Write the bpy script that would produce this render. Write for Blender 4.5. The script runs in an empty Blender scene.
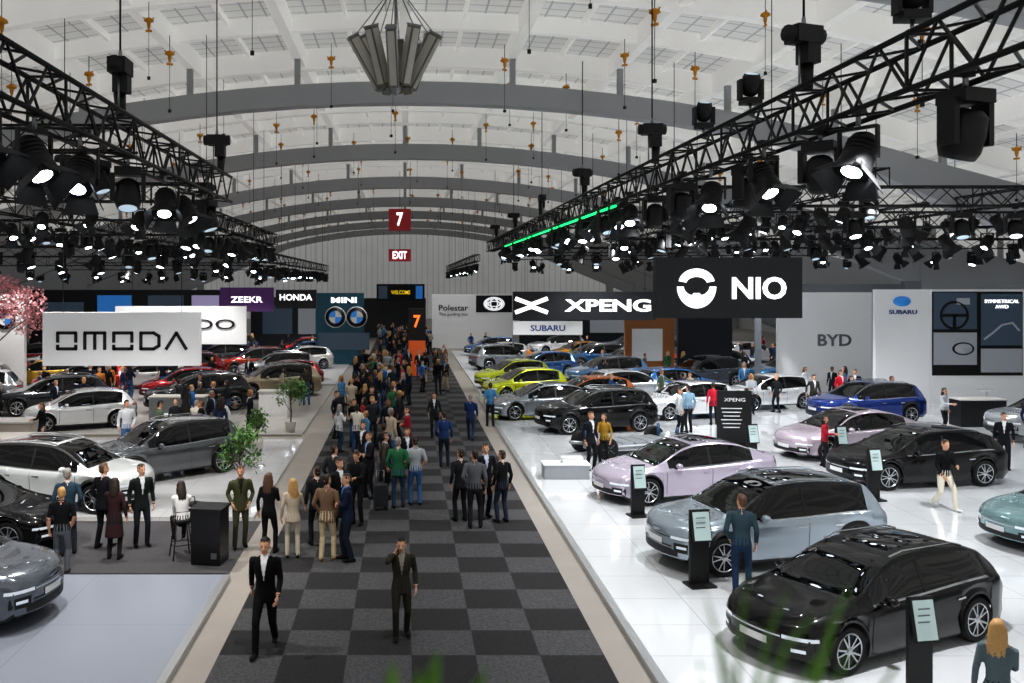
import bpy, math, random
from mathutils import Vector, Matrix, kdtree
from mathutils.bvhtree import BVHTree
random.seed(7)
S=bpy.context.scene
V=Vector
# ---------------------------------------------------------------- materials
def lin(h):
    h=h.lstrip('#'); o=[]
    for i in (0,2,4):
        c=int(h[i:i+2],16)/255
        o.append(c/12.92 if c<=.04045 else ((c+.055)/1.055)**2.4)
    return (*o,1)
MC={}
def mat(name,hexc,rough=.5,metal=0,emit=0,coat=0,noise=.0,nscale=6,ecol=None,spec=None):
    k=(name,hexc)
    if k in MC: return MC[k]
    m=bpy.data.materials.new(name); m.use_nodes=True
    nt=m.node_tree; b=nt.nodes['Principled BSDF']
    c=lin(hexc)
    b.inputs['Base Color'].default_value=c
    b.inputs['Roughness'].default_value=rough
    b.inputs['Metallic'].default_value=metal
    b.inputs['Coat Weight'].default_value=coat
    if spec is not None: b.inputs['Specular IOR Level'].default_value=spec
    if emit:
        b.inputs['Emission Color'].default_value=lin(ecol) if ecol else c
        b.inputs['Emission Strength'].default_value=emit
    if noise:
        tc=nt.nodes.new('ShaderNodeTexCoord'); n=nt.nodes.new('ShaderNodeTexNoise'); n.inputs['Scale'].default_value=nscale
        n.inputs['Detail'].default_value=3
        mx=nt.nodes.new('ShaderNodeMix'); mx.data_type='RGBA'
        mx.inputs[6].default_value=tuple(max(0,x*(1-noise)) for x in c[:3])+(1,)
        mx.inputs[7].default_value=tuple(min(1,x*(1+noise)) for x in c[:3])+(1,)
        nt.links.new(tc.outputs['Object'],n.inputs['Vector'])
        nt.links.new(n.outputs['Fac'],mx.inputs[0]); nt.links.new(mx.outputs[2],b.inputs['Base Color'])
    MC[k]=m; return m
def nosample(m):
    try: m.cycles.emission_sampling='NONE'
    except Exception: pass
    return m
def gridmat(name,base,line,sx,sy,wd,rough=.4,off=(0,0),emit=0,noise=.1,coat=0):
    m=bpy.data.materials.new(name); m.use_nodes=True
    nt=m.node_tree; b=nt.nodes['Principled BSDF']; N=nt.nodes.new; Lk=nt.links.new
    g=N('ShaderNodeNewGeometry'); sp=N('ShaderNodeSeparateXYZ'); Lk(g.outputs['Position'],sp.inputs[0])
    ls=[]
    for ax,s,o in ((0,sx,off[0]),(1,sy,off[1])):
        a=N('ShaderNodeMath'); a.operation='ADD'; a.inputs[1].default_value=o+1000*s; Lk(sp.outputs[ax],a.inputs[0])
        d=N('ShaderNodeMath'); d.operation='DIVIDE'; d.inputs[1].default_value=s; Lk(a.outputs[0],d.inputs[0])
        f=N('ShaderNodeMath'); f.operation='FRACT'; Lk(d.outputs[0],f.inputs[0])
        l=N('ShaderNodeMath'); l.operation='LESS_THAN'; l.inputs[1].default_value=wd/s; Lk(f.outputs[0],l.inputs[0]); ls.append(l)
    mx=N('ShaderNodeMath'); mx.operation='MAXIMUM'; Lk(ls[0].outputs[0],mx.inputs[0]); Lk(ls[1].outputs[0],mx.inputs[1])
    n=N('ShaderNodeTexNoise'); n.inputs['Scale'].default_value=.35; Lk(g.outputs['Position'],n.inputs['Vector'])
    c=lin(base); m0=N('ShaderNodeMix'); m0.data_type='RGBA'; Lk(n.outputs['Fac'],m0.inputs[0])
    m0.inputs[6].default_value=tuple(x*(1-noise) for x in c[:3])+(1,); m0.inputs[7].default_value=tuple(min(1,x*(1+noise)) for x in c[:3])+(1,)
    m1=N('ShaderNodeMix'); m1.data_type='RGBA'; Lk(mx.outputs[0],m1.inputs[0]); Lk(m0.outputs[2],m1.inputs[6]); m1.inputs[7].default_value=lin(line)
    Lk(m1.outputs[2],b.inputs['Base Color']); b.inputs['Roughness'].default_value=rough; b.inputs['Coat Weight'].default_value=coat; b.inputs['Coat Roughness'].default_value=.04
    if emit:
        Lk(m1.outputs[2],b.inputs['Emission Color']); b.inputs['Emission Strength'].default_value=emit
    return m
BLACK=mat('matte_black','#0f0f11',.55,noise=.2)
TRUSS=mat('truss_black','#0b0c0e',.45,.3)
CHROME=mat('chrome','#c8ccd0',.15,1)
STEEL=mat('steel','#8c8f92',.35,.9)
WHITE=mat('white_paint','#eceef0',.4,noise=.03)
LENS=nosample(mat('lamp_lens','#e8f3ff',.3,emit=11))
LENSDIM=nosample(mat('lamp_lens_dim','#bcd3e2',.2,emit=.5))
# ---------------------------------------------------------------- mesh builder
def frame(t):
    r=V((1,0,0)) if abs(t.x)<.9 else V((0,0,1))
    a=(r-t*r.dot(t)).normalized(); return a,t.cross(a)
class MB:
    def __init__(s): s.v=[];s.f=[];s.m=[];s.sm=[];s.lab=[]
    def add(s,vs,fs,mi=0,sm=False):
        o=len(s.v); s.v+= [tuple(x) for x in vs]
        for f in fs: s.f.append([i+o for i in f]); s.m.append(mi); s.sm.append(sm)
        s.lab+=[mi]*len(vs)
    def box(s,c,d,mi=0,M=None):
        x,y,z=d[0]/2,d[1]/2,d[2]/2
        vs=[V((i*x,j*y,k*z)) for i in(-1,1) for j in(-1,1) for k in(-1,1)]
        if M is not None: vs=[M@q for q in vs]
        vs=[q+V(c) for q in vs]
        s.add(vs,[(0,1,3,2),(4,6,7,5),(0,4,5,1),(2,3,7,6),(0,2,6,4),(1,5,7,3)],mi)
    def rings(s,R,mi=0,sm=True,caps=True,close=True):
        n=len(R[0]); vs=[p for r in R for p in r]; fs=[]
        for i in range(len(R)-1):
            for j in range(n if close else n-1):
                k=(j+1)%n; fs.append((i*n+j,i*n+k,(i+1)*n+k,(i+1)*n+j))
        if caps: fs.append(tuple(range(n))[::-1]); o=(len(R)-1)*n; fs.append(tuple(o+j for j in range(n)))
        s.add(vs,fs,mi,sm)
    def tube(s,pts,rads,mi=0,n=8,dens=1,sm=True,rnd=False):
        pts=[V(p) for p in pts]; rads=[(r,r) if not isinstance(r,tuple) else r for r in rads]
        if dens>1:
            P=[];Rr=[]
            for i in range(len(pts)-1):
                for k in range(dens):
                    u=k/dens; P.append(pts[i].lerp(pts[i+1],u)); Rr.append((rads[i][0]*(1-u)+rads[i+1][0]*u,rads[i][1]*(1-u)+rads[i+1][1]*u))
            P.append(pts[-1]); Rr.append(rads[-1]); pts,rads=P,Rr
        T=[]
        for i in range(len(pts)):
            T.append((pts[min(i+1,len(pts)-1)]-pts[max(i-1,0)]).normalized())
        if rnd:
            r0,r1=rads[0],rads[-1]
            pts=[pts[0]-T[0]*min(r0)*.5]+pts+[pts[-1]+T[-1]*min(r1)*.5]
            rads=[(r0[0]*.6,r0[1]*.6)]+rads+[(r1[0]*.6,r1[1]*.6)]; T=[T[0]]+T+[T[-1]]
        R=[]
        for p,r,t in zip(pts,rads,T):
            a,b=frame(t); R.append([p+a*math.cos(q)*r[0]+b*math.sin(q)*r[1] for q in [2*math.pi*(j+.5)/n for j in range(n)]])
        s.rings(R,mi,sm)
    def ell(s,c,r,mi=0,n=10,m=7,M=None,sm=True):
        R=[]
        for i in range(m+1):
            ph=-math.pi/2+math.pi*(i+.15)/(m+.3); rr=[]
            for j in range(n):
                th=2*math.pi*j/n; p=V((r[0]*math.cos(ph)*math.cos(th),r[1]*math.cos(ph)*math.sin(th),r[2]*math.sin(ph)))
                if M is not None: p=M@p
                rr.append(p+V(c))
            R.append(rr)
        s.rings(R,mi,sm)
    def rev(s,prof,M,mi=0,n=20,sm=True,caps=True):
        R=[[M@V((r*math.cos(2*math.pi*j/n),r*math.sin(2*math.pi*j/n),h)) for j in range(n)] for r,h in prof]
        s.rings(R,mi,sm,caps)
    def mesh(s,name,mats):
        me=bpy.data.meshes.new(name); me.from_pydata(s.v,[],s.f)
        for m in mats: me.materials.append(m)
        me.polygons.foreach_set('material_index',s.m); me.polygons.foreach_set('use_smooth',s.sm); me.update()
        return me
    def obj(s,name,mats,loc=(0,0,0),rot=0,parent=None):
        return place(name,s.mesh(name,mats),loc,rot,parent=parent)
def place(name,me,loc=(0,0,0),rot=0,sc=1,parent=None):
    o=bpy.data.objects.new(name,me); S.collection.objects.link(o)
    o.location=loc; o.rotation_euler=(0,0,math.radians(rot)) if not isinstance(rot,tuple) else [math.radians(a) for a in rot]
    o.scale=(sc,)*3 if not isinstance(sc,tuple) else sc
    if parent: o.parent=parent
    return o
def boxo(name,x0,x1,y0,y1,z0,z1,m):
    b=MB(); b.box(((x0+x1)/2,(y0+y1)/2,(z0+z1)/2),(x1-x0,y1-y0,z1-z0)); return b.obj(name,[m])
TXT={}
def text(mb,body,cx,y,cz,w,h,mi,bold=.0,th=.03):
    """raised lettering facing -Y, fitted in a w x h box"""
    if (body,bold) not in TXT:
        c=bpy.data.curves.new('t','FONT'); c.body=body; c.extrude=.02; c.offset=bold; c.resolution_u=3
        o=bpy.data.objects.new('t',c); S.collection.objects.link(o); bpy.context.view_layer.update()
        dg=bpy.context.evaluated_depsgraph_get(); me=bpy.data.meshes.new_from_object(o.evaluated_get(dg))
        TXT[(body,bold)]=([v.co.copy() for v in me.vertices],[list(p.vertices) for p in me.polygons])
        bpy.data.objects.remove(o)
    vs,fs=TXT[(body,bold)]
    if not vs: return
    x0=min(v.x for v in vs);x1=max(v.x for v in vs);y0=min(v.y for v in vs);y1=max(v.y for v in vs)
    out=[(cx+((v.x-x0)/(x1-x0)-.5)*w, y-(v.z+.02)/.04*th, cz+((v.y-y0)/(y1-y0)-.5)*h) for v in vs]
    mb.add(out,fs,mi)
def stroke(mb,pts,wd,y,mi,ox=0,oz=0,th=.03):
    for a,b in zip(pts,pts[1:]):
        a=V((a[0]+ox,0,a[1]+oz)); b=V((b[0]+ox,0,b[1]+oz)); d=(b-a); L=d.length; d.normalize(); n=V((-d.z,0,d.x))*wd/2
        a=a-d*wd*.3; b=b+d*wd*.3
        vs=[a+n,a-n,b-n,b+n]; vs=[q+V((0,y-th,0)) for q in vs]+[q+V((0,y,0)) for q in vs]
        mb.add(vs,[(0,1,2,3),(7,6,5,4),(0,4,5,1),(1,5,6,2),(2,6,7,3),(3,7,4,0)],mi)
# ---------------------------------------------------------------- hall shell
YE=146
def zc(x):
    x=abs(x); return 15.3-.0072*x*x if x<22 else 15.3-.0072*484-.25*(x-22)
boxo('floor',-45,45,-4,YE+1,-.3,0,mat('concrete','#96908a',.45,noise=.12,nscale=1.2))
# carpet with woven checker tiles
m=bpy.data.materials.new('carpet_checker'); m.use_nodes=True; nt=m.node_tree; b=nt.nodes['Principled BSDF']
g=nt.nodes.new('ShaderNodeNewGeometry'); mp=nt.nodes.new('ShaderNodeMapping'); mp.inputs['Location'].default_value=(2.9,0,.5)
ck=nt.nodes.new('ShaderNodeTexChecker'); ck.inputs['Scale'].default_value=1; ck.inputs['Color1'].default_value=lin('#4a4a4d'); ck.inputs['Color2'].default_value=lin('#222224')
n=nt.nodes.new('ShaderNodeTexNoise'); n.inputs['Scale'].default_value=22; n.inputs['Detail'].default_value=4
mm=nt.nodes.new('ShaderNodeMix'); mm.data_type='RGBA'; mm.blend_type='MULTIPLY'; mm.inputs[0].default_value=.9
cr=nt.nodes.new('ShaderNodeValToRGB'); cr.color_ramp.elements[0].position=.3; cr.color_ramp.elements[0].color=(.4,.4,.4,1); cr.color_ramp.elements[1].position=.7; cr.color_ramp.elements[1].color=(1.2,1.2,1.2,1)
L=nt.links.new; L(g.outputs['Position'],mp.inputs[0]); L(mp.outputs[0],ck.inputs[0]); L(g.outputs['Position'],n.inputs[0]); L(n.outputs['Fac'],cr.inputs[0]); L(ck.outputs['Color'],mm.inputs[6]); L(cr.outputs['Color'],mm.inputs[7]); L(mm.outputs[2],b.inputs['Base Color']); b.inputs['Roughness'].default_value=.9
boxo('carpet',-2.9,3.1,2,94.5,0,.012,m)
WT=gridmat('white_gloss_tile','#dcdfe2','#a6aaae',1.25,1.25,.012,.12,noise=.03,coat=.8)
boxo('display_platform',3.75,40,3,46,0,.1,WT)
boxo('display_platform',3.9,42,47,76,0,.08,gridmat('grey_tile','#cdd0d5','#8a8e94',2,2,.02,.25))
boxo('display_platform',-34,-3.55,3,17.6,0,.1,gridmat('bluegrey_floor','#8d939f','#70757f',3,3,.012,.28,noise=.06))
boxo('platform_trim',-34,-3.5,17.6,17.68,0,.1,BLACK)
boxo('dark_carpet',-16,-3.5,17.7,21.9,0,.01,mat('dark_carpet_m','#454447',.9,noise=.25,nscale=15))
boxo('display_platform',-36,-3.7,22,33,0,.08,gridmat('pale_tile','#c6c7c9','#a0a0a2',1.5,1.5,.012,.2,coat=.5))
boxo('display_platform',-42,-3.9,34,50,0,.08,gridmat('pale_tile2','#aba8a4','#99958f',2,2,.012,.3))
boxo('display_platform',-42,-3.9,51,74,0,.08,gridmat('pale_tile3','#bcbcbe','#99958f',2,2,.012,.3))
boxo('trim_strip',3.62,3.75,3,46,0,.1,mat('alu_edge','#b9bbbc',.35,.6))
boxo('trim_strip',-3.55,-3.42,3,17.6,0,.1,mat('alu_edge','#b9bbbc',.35,.6))
# ceiling skin
CP=gridmat('ceiling_panels','#d0d0ce','#a4a5a5',.72,.72,.07,.7,emit=.2,noise=.1)  # whole ceiling skin glows faintly, added as soft fill light for the hall
RIB=mat('ceiling_rib','#f0efec',.6,emit=.15,noise=.04)  # slight glow put into the rib paint to brighten it; not a lamp
mb=MB(); xs=[-43+i*2.15 for i in range(41)]
mb.rings([[(x,y,zc(x)+.35) for x in xs] for y in (-2,30,60,90,YE)],0,True,False,False)
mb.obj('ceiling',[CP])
def arch(mb,y,ty,z0,z1,mi=0,x0=-43,x1=43,n=40,fn=None):
    R=[]
    for i in range(n+1):
        x=x0+(x1-x0)*i/n; e=fn(x) if fn else 0
        R.append([(x,y-ty/2,zc(x)+z0-e),(x,y+ty/2,zc(x)+z0-e),(x,y+ty/2,zc(x)+z1),(x,y-ty/2,zc(x)+z1)])
    mb.rings(R,mi,False,True)
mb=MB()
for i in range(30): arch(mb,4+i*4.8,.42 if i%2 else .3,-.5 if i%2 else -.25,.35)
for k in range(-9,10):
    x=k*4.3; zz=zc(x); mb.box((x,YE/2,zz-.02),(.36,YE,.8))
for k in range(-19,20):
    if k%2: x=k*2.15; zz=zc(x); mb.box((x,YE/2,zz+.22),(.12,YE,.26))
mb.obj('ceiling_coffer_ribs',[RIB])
BEAM=mat('concrete_beam','#a2a4a6',.7,noise=.06,nscale=.7)
mb=MB()
for y in (20,36,52,68,84,100,116,132):
    arch(mb,y,.7,-2.35,-1.5,fn=lambda x:max(0,(abs(x)-17))*.16)
    for k in range(-9,10): x=k*4.3; mb.box((x,y,zc(x)-.75),(.22,.22,1.5))
    for sx in(-1,1): mb.box((sx*30,y,4.5),(.9,.8,9.0))
mb.obj('roof_arch_beams',[BEAM])
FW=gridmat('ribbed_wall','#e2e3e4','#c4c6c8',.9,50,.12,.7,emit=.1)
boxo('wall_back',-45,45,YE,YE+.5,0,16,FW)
SW=mat('wall_paint','#cfd1d3',.7,noise=.04)
boxo('wall_right',43,43.4,4,YE,0,12,SW); boxo('wall_left',-43.4,-43,4,YE,0,12,SW)
mb=MB()
for y in range(8,140,8): mb.box((42.95,y,7),(.1,5,2.4),0); mb.box((-42.95,y,7),(.1,5,2.4),0)
mb.obj('window_1',[mat('daylight_glass','#dfe9f0',.2,emit=1.1)])
# ---------------------------------------------------------------- trusses
def truss(name,p0,p1,w=.42,h=.55,bay=.6,r=.032):
    p0,p1=V(p0),V(p1); d=(p1-p0); L=d.length; t=d.normalized(); a=t.cross(V((0,0,1))).normalized(); u=V((0,0,1)); mb=MB()
    c=[a*w/2*i+u*h/2*j for i,j in((-1,-1),(1,-1),(1,1),(-1,1))]
    for q in c: mb.tube([p0+q,p1+q],[r,r],0,5)
    n=max(2,int(L/bay))
    for k in range(4):
        A,B=c[k],c[(k+1)%4]
        for i in range(n):
            s0,s1=p0+t*(L*i/n),p0+t*(L*(i+1)/n)
            if i%2: A2,B2=B,A
            else: A2,B2=A,B
            mb.tube([s0+A2,s1+B2],[r*.55]*2,0,4,sm=False)
    for i in range(0,n+1,5):
        s0=p0+t*(L*i/n)
        for k in range(4): mb.tube([s0+c[k],s0+c[(k+1)%4]],[r*.6]*2,0,4,sm=False)
    return mb.obj(name,[TRUSS])
mainR=truss('lighting_truss',(7,8.5,8.75),(7,74,8.75),.6,.75,.7,.045)
mainL=truss('lighting_truss',(-5.6,7,8.65),(-5.6,27.5,8.65),.6,.75,.7,.045)
TR=[]
def T_(*a,**k): TR.append((a,k)); truss('lighting_truss',*a,**k)
T_((7.5,26,8.3),(34,26,8.3)); T_((7.5,34,8.2),(38,34,8.2)); T_((7.5,42,8.1),(40,42,8.1)); T_((7.5,50,8),(41,50,8),bay=.9); T_((7.5,60,7.9),(41,60,7.9),bay=1); T_((7.5,70,7.9),(41,70,7.9),bay=1.2)
T_((14,26.4,8.9),(14,62,8.9),bay=.8); T_((22,26.4,8.9),(22,62,8.9),bay=.9)
T_((-22,20,9),(-6,20,9)); T_((-27,27.9,8.6),(-6,27.9,8.6)); T_((-7,28.3,8.1),(-7,48,8.1)); T_((-32,34,7.9),(-7.3,34,7.9)); T_((-36,41,7.7),(-7.3,41,7.7),bay=.8); T_((-38,48,7.5),(-7,48,7.5),bay=.9)
T_((-8,48.5,7.3),(-8,92,7.3),bay=1); T_((-40,58,7.2),(-8.3,58,7.2),bay=1.1); T_((-40,70,7.1),(-8.3,70,7.1),bay=1.2)
T_((6,74.5,7.9),(6,128,7.9),bay=1.2); T_((-14,28.3,8.5),(-14,60,8.5),bay=.9)
b=MB(); b.box((6.55,43.5,8.2),(.06,31,.07)); b.obj('led_strip',[nosample(mat('green_led','#17e07a',.4,emit=1.6))],parent=None)
# hoists and chains
def hoist():
    b=MB(); b.box((0,0,0),(.55,.35,.3)); b.tube([(-.38,0,0),(.38,0,0)],[.15,.15],0,10); b.box((.1,0,-.32),(.28,.3,.35)); b.tube([(0,0,.15),(0,0,.32)],[.05,.03],1,6)
    b.tube([(.12,.05,-.5),(.1,.02,-.95)],[.12,.1],0,8); b.tube([(-.1,0,-.15),(-.1,0,-.9)],[.02,.02],1,5)
    return b.mesh('chain_hoist',[BLACK,STEEL])
HO=hoist()
cab=MB()
def hoist_at(x,y,z):
    place('chain_hoist',HO,(x,y,z+1.0),random.choice((0,20,90))); cab.tube([(x,y,z+1.3),(x,y,zc(x)-.4)],[.022,.022],0,4)
for y in (15.8,25.5,35.5,46,58,70): hoist_at(7,y,9.15)
for y in (17.7,26.8): hoist_at(-5.6,y,9.05)
for a,k in TR:
    p0,p1=V(a[0]),V(a[1]); n=max(2,int((p1-p0).length/7))
    for i in range(n):
        p=p0.lerp(p1,(i+.35)/n); cab.tube([(p.x,p.y,p.z+.25),(p.x,p.y,zc(p.x)-.4)],[.014,.014],0,4)
        if p.y<45 and i%2==0: place('chain_hoist',HO,(p.x,p.y,p.z+1.05),random.choice((0,90)),.75)
cab.obj('hoist_cables',[TRUSS])
# pendants with gold fittings
GOLD=mat('brass','#c98a2c',.35,.7,noise=.1)
b=MB(); b.tube([(0,0,0),(0,0,.7)],[.016,.016],1,4); b.rev([(.02,.12),(.17,.04),(.2,-.04),(.08,-.1),(.06,-.26),(.03,-.36)],Matrix.Identity(4),0,10); b.tube([(-.2,0,.1),(0,0,-.08),(.2,0,.1)],[.03]*3,0,6); b.box((0,0,-.42),(.24,.07,.08),0); b.tube([(.0,0,-.4),(.0,0,-2.2)],[.011,.011],1,4); b.box((0,0,-2.25),(.1,.1,.12),1)
PEN=b.mesh('ceiling_pendant',[GOLD,BLACK])
rr=random.Random(12)
for i in range(-6,7):
    for j in range(16):
        x=i*3.6+rr.uniform(-.9,.9); y=19+j*6.6+rr.uniform(-2,2)
        if abs(x+.3)<2.4 and 24<y<33: continue
        place('ceiling_pendant',PEN,(x,y,zc(x)-1.15),rr.uniform(0,180),rr.uniform(.7,.95))
# ceiling loudspeaker cluster: two staggered rings of slab cabinets fanned round a hub
b=MB()
for k in range(10):
    tl=30 if k%2 else 20; a=2*math.pi*(k+.35)/10; M=Matrix.Rotation(a,4,'Z')@Matrix.Rotation(math.radians(tl),4,'Y')
    c=M@V((.95 if k%2 else .85,0,.2 if k%2 else .1)); R3=M.to_3x3()
    b.box(c,(.34,.30,1.85),0,R3); b.box(c+R3@V((.18,0,0)),(.02,.22,1.7),1,R3)
    for s in(-1,1): b.box(c+R3@V((0,s*.158,0)),(.26,.02,1.7),1,R3)
    b.box(c+R3@V((0,0,.95)),(.38,.34,.05),2,R3)
    b.tube([(0,0,-.85),tuple(c+R3@V((-.1,0,-.8)))],[.03,.03],2,5); b.tube([(0,0,2.3),tuple(c+R3@V((0,0,.9)))],[.018,.018],2,5)
b.rev([(.04,-1.3),(.2,-1.15),(.26,-.85),(.2,-.4),(.05,.2),(.04,2.3)],Matrix.Identity(4),2,12)
b.obj('ceiling_speaker_cluster',[mat('speaker_grey','#6f6c64',.4,.3,noise=.1),mat('speaker_grille','#b9b7ae',.45,.4),STEEL],(-.3,29,13.15))
# ---------------------------------------------------------------- stage lights
def fixture(kind):
    b=MB()
    b.tube([(0,0,.52),(0,0,.3)],[.03,.03],1,6); b.box((0,0,.5),(.16,.1,.1),0)
    if kind=='mover':
        b.box((0,0,.24),(.42,.34,.14),0)
        for s in(-1,1): b.box((s*.24,0,-.02),(.07,.2,.46),0)
        M=Matrix.Translation((0,0,-.08))@Matrix.Rotation(math.radians(20),4,'X')
        b.rev([(.1,.2),(.17,.14),(.2,-.05),(.2,-.22),(.17,-.3)],M,0,14)
        b.rev([(.15,-.301),(.13,-.306),(.001,-.304)],M,2,14)
    else:
        b.box((0,0,.27),(.5,.05,.04),0)
        for s in(-1,1): b.box((s*.25,0,.08),(.03,.06,.4),0)
        M=Matrix.Translation((0,0,-.08))@Matrix.Rotation(math.radians(34),4,'X')
        b.rev([(.1,.32),(.17,.26),(.19,.0),(.22,-.2),(.21,-.24)],M,0,14)
        for q in range(4): b.rev([(.19,.2-q*.06),(.2,.19-q*.06),(.2,.175-q*.06),(.19,.165-q*.06)],M,0,14)
        b.rev([(.125,-.2415),(.001,-.25)],M,2,14)
        for k in range(4):
            R=M@Matrix.Rotation(k*math.pi/2,4,'Z')
            p=[(-.17,.2,-.22),(.17,.2,-.22),(.25,.33,-.42),(-.25,.33,-.42)]
            b.add([R@V(q) for q in p]+[R@V((q[0],q[1]+.012,q[2])) for q in p],[(0,1,2,3),(7,6,5,4),(0,4,5,1),(2,6,7,3)],0)
    return b
FX=[fixture('mover').mesh('moving_head_light',[BLACK,STEEL,LENSDIM]),fixture('par').mesh('stage_light',[BLACK,STEEL,LENS]),fixture('mover').mesh('moving_head_light',[BLACK,STEEL,LENS])]
def fx(x,y,z,k,rz,sc=1.0): place(('moving_head_light','stage_light','moving_head_light')[k],FX[k],(x,y,z),rz,sc)
for y,k,o,rz in ((11.4,0,.1,20),(13.9,1,0,120),(15.6,0,.2,-40),(17.3,1,-.1,200),(18.9,0,.2,30),(20.6,1,0,150),(22.1,0,-.2,10),(23.8,1,.2,220),(25.2,0,0,0)):
    fx(7+o,y,7.85,k,rz,1.25)
for i in range(26): fx(7+random.choice((-.25,.25)),27+i*1.6,7.9,random.choice((0,1,1,2)),random.uniform(90,270),1.15)
for y,k in ((11.8,1),(13.6,1),(15.5,1),(18.2,0),(21,1),(23,1),(25.4,0)): fx(-5.6,y,7.75,k,random.uniform(150,260),1.25)
for a,k in TR:
    p0,p1=V(a[0]),V(a[1]); L_=(p1-p0).length; st=1.5 if p0.y<45 else 2.0; n=int(L_/st)
    for i in range(n):
        p=p0.lerp(p1,(i+.5)/n); fx(p.x,p.y,p.z-.8,random.choice((0,1,1,2)),random.uniform(60,300),random.uniform(.9,1.1))
for k,(x,y) in enumerate(((7,12.6),(7,18.5),(7,21.4))): fx(x+.1,y,9.75,0,0,-.9)
# ---------------------------------------------------------------- cars
def pchip(keys):
    X=[k[0] for k in keys];Y=[k[1] for k in keys];n=len(X)
    d=[(Y[i+1]-Y[i])/(X[i+1]-X[i]) for i in range(n-1)]
    m=[d[0]]+[0 if d[i-1]*d[i]<=0 else 2*d[i-1]*d[i]/(d[i-1]+d[i]) for i in range(1,n-1)]+[d[-1]]
    def f(x):
        if x<=X[0]: return Y[0]
        if x>=X[-1]: return Y[-1]
        i=max(j for j in range(n-1) if X[j]<=x); h=X[i+1]-X[i]; t=(x-X[i])/h
        return (2*t**3-3*t*t+1)*Y[i]+(t**3-2*t*t+t)*h*m[i]+(-2*t**3+3*t*t)*Y[i+1]+(t**3-t*t)*h*m[i+1]
    return f
GLASS=mat('car_glass','#050607',.03,coat=.3,spec=.5)
CLAD=mat('car_black_plastic','#111213',.5)
TYRE=mat('tyre','#0e0e0e',.8); RIM=mat('alloy_rim','#b3b7bb',.25,.9); RIMD=mat('rim_dark','#1a1b1d',.4,.6)
HEAD=nosample(mat('headlight','#cfd8e0',.1,emit=.25,coat=1)); TAIL=mat('taillight','#8e0c12',.15,coat=1); PLATE=mat('plate','#d0d0d0',.4); SEAM=mat('panel_gap','#0c0c0d',.8)
PAINT0=mat('car_paint','#9aa1a8',.3,.6,coat=1)
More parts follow.
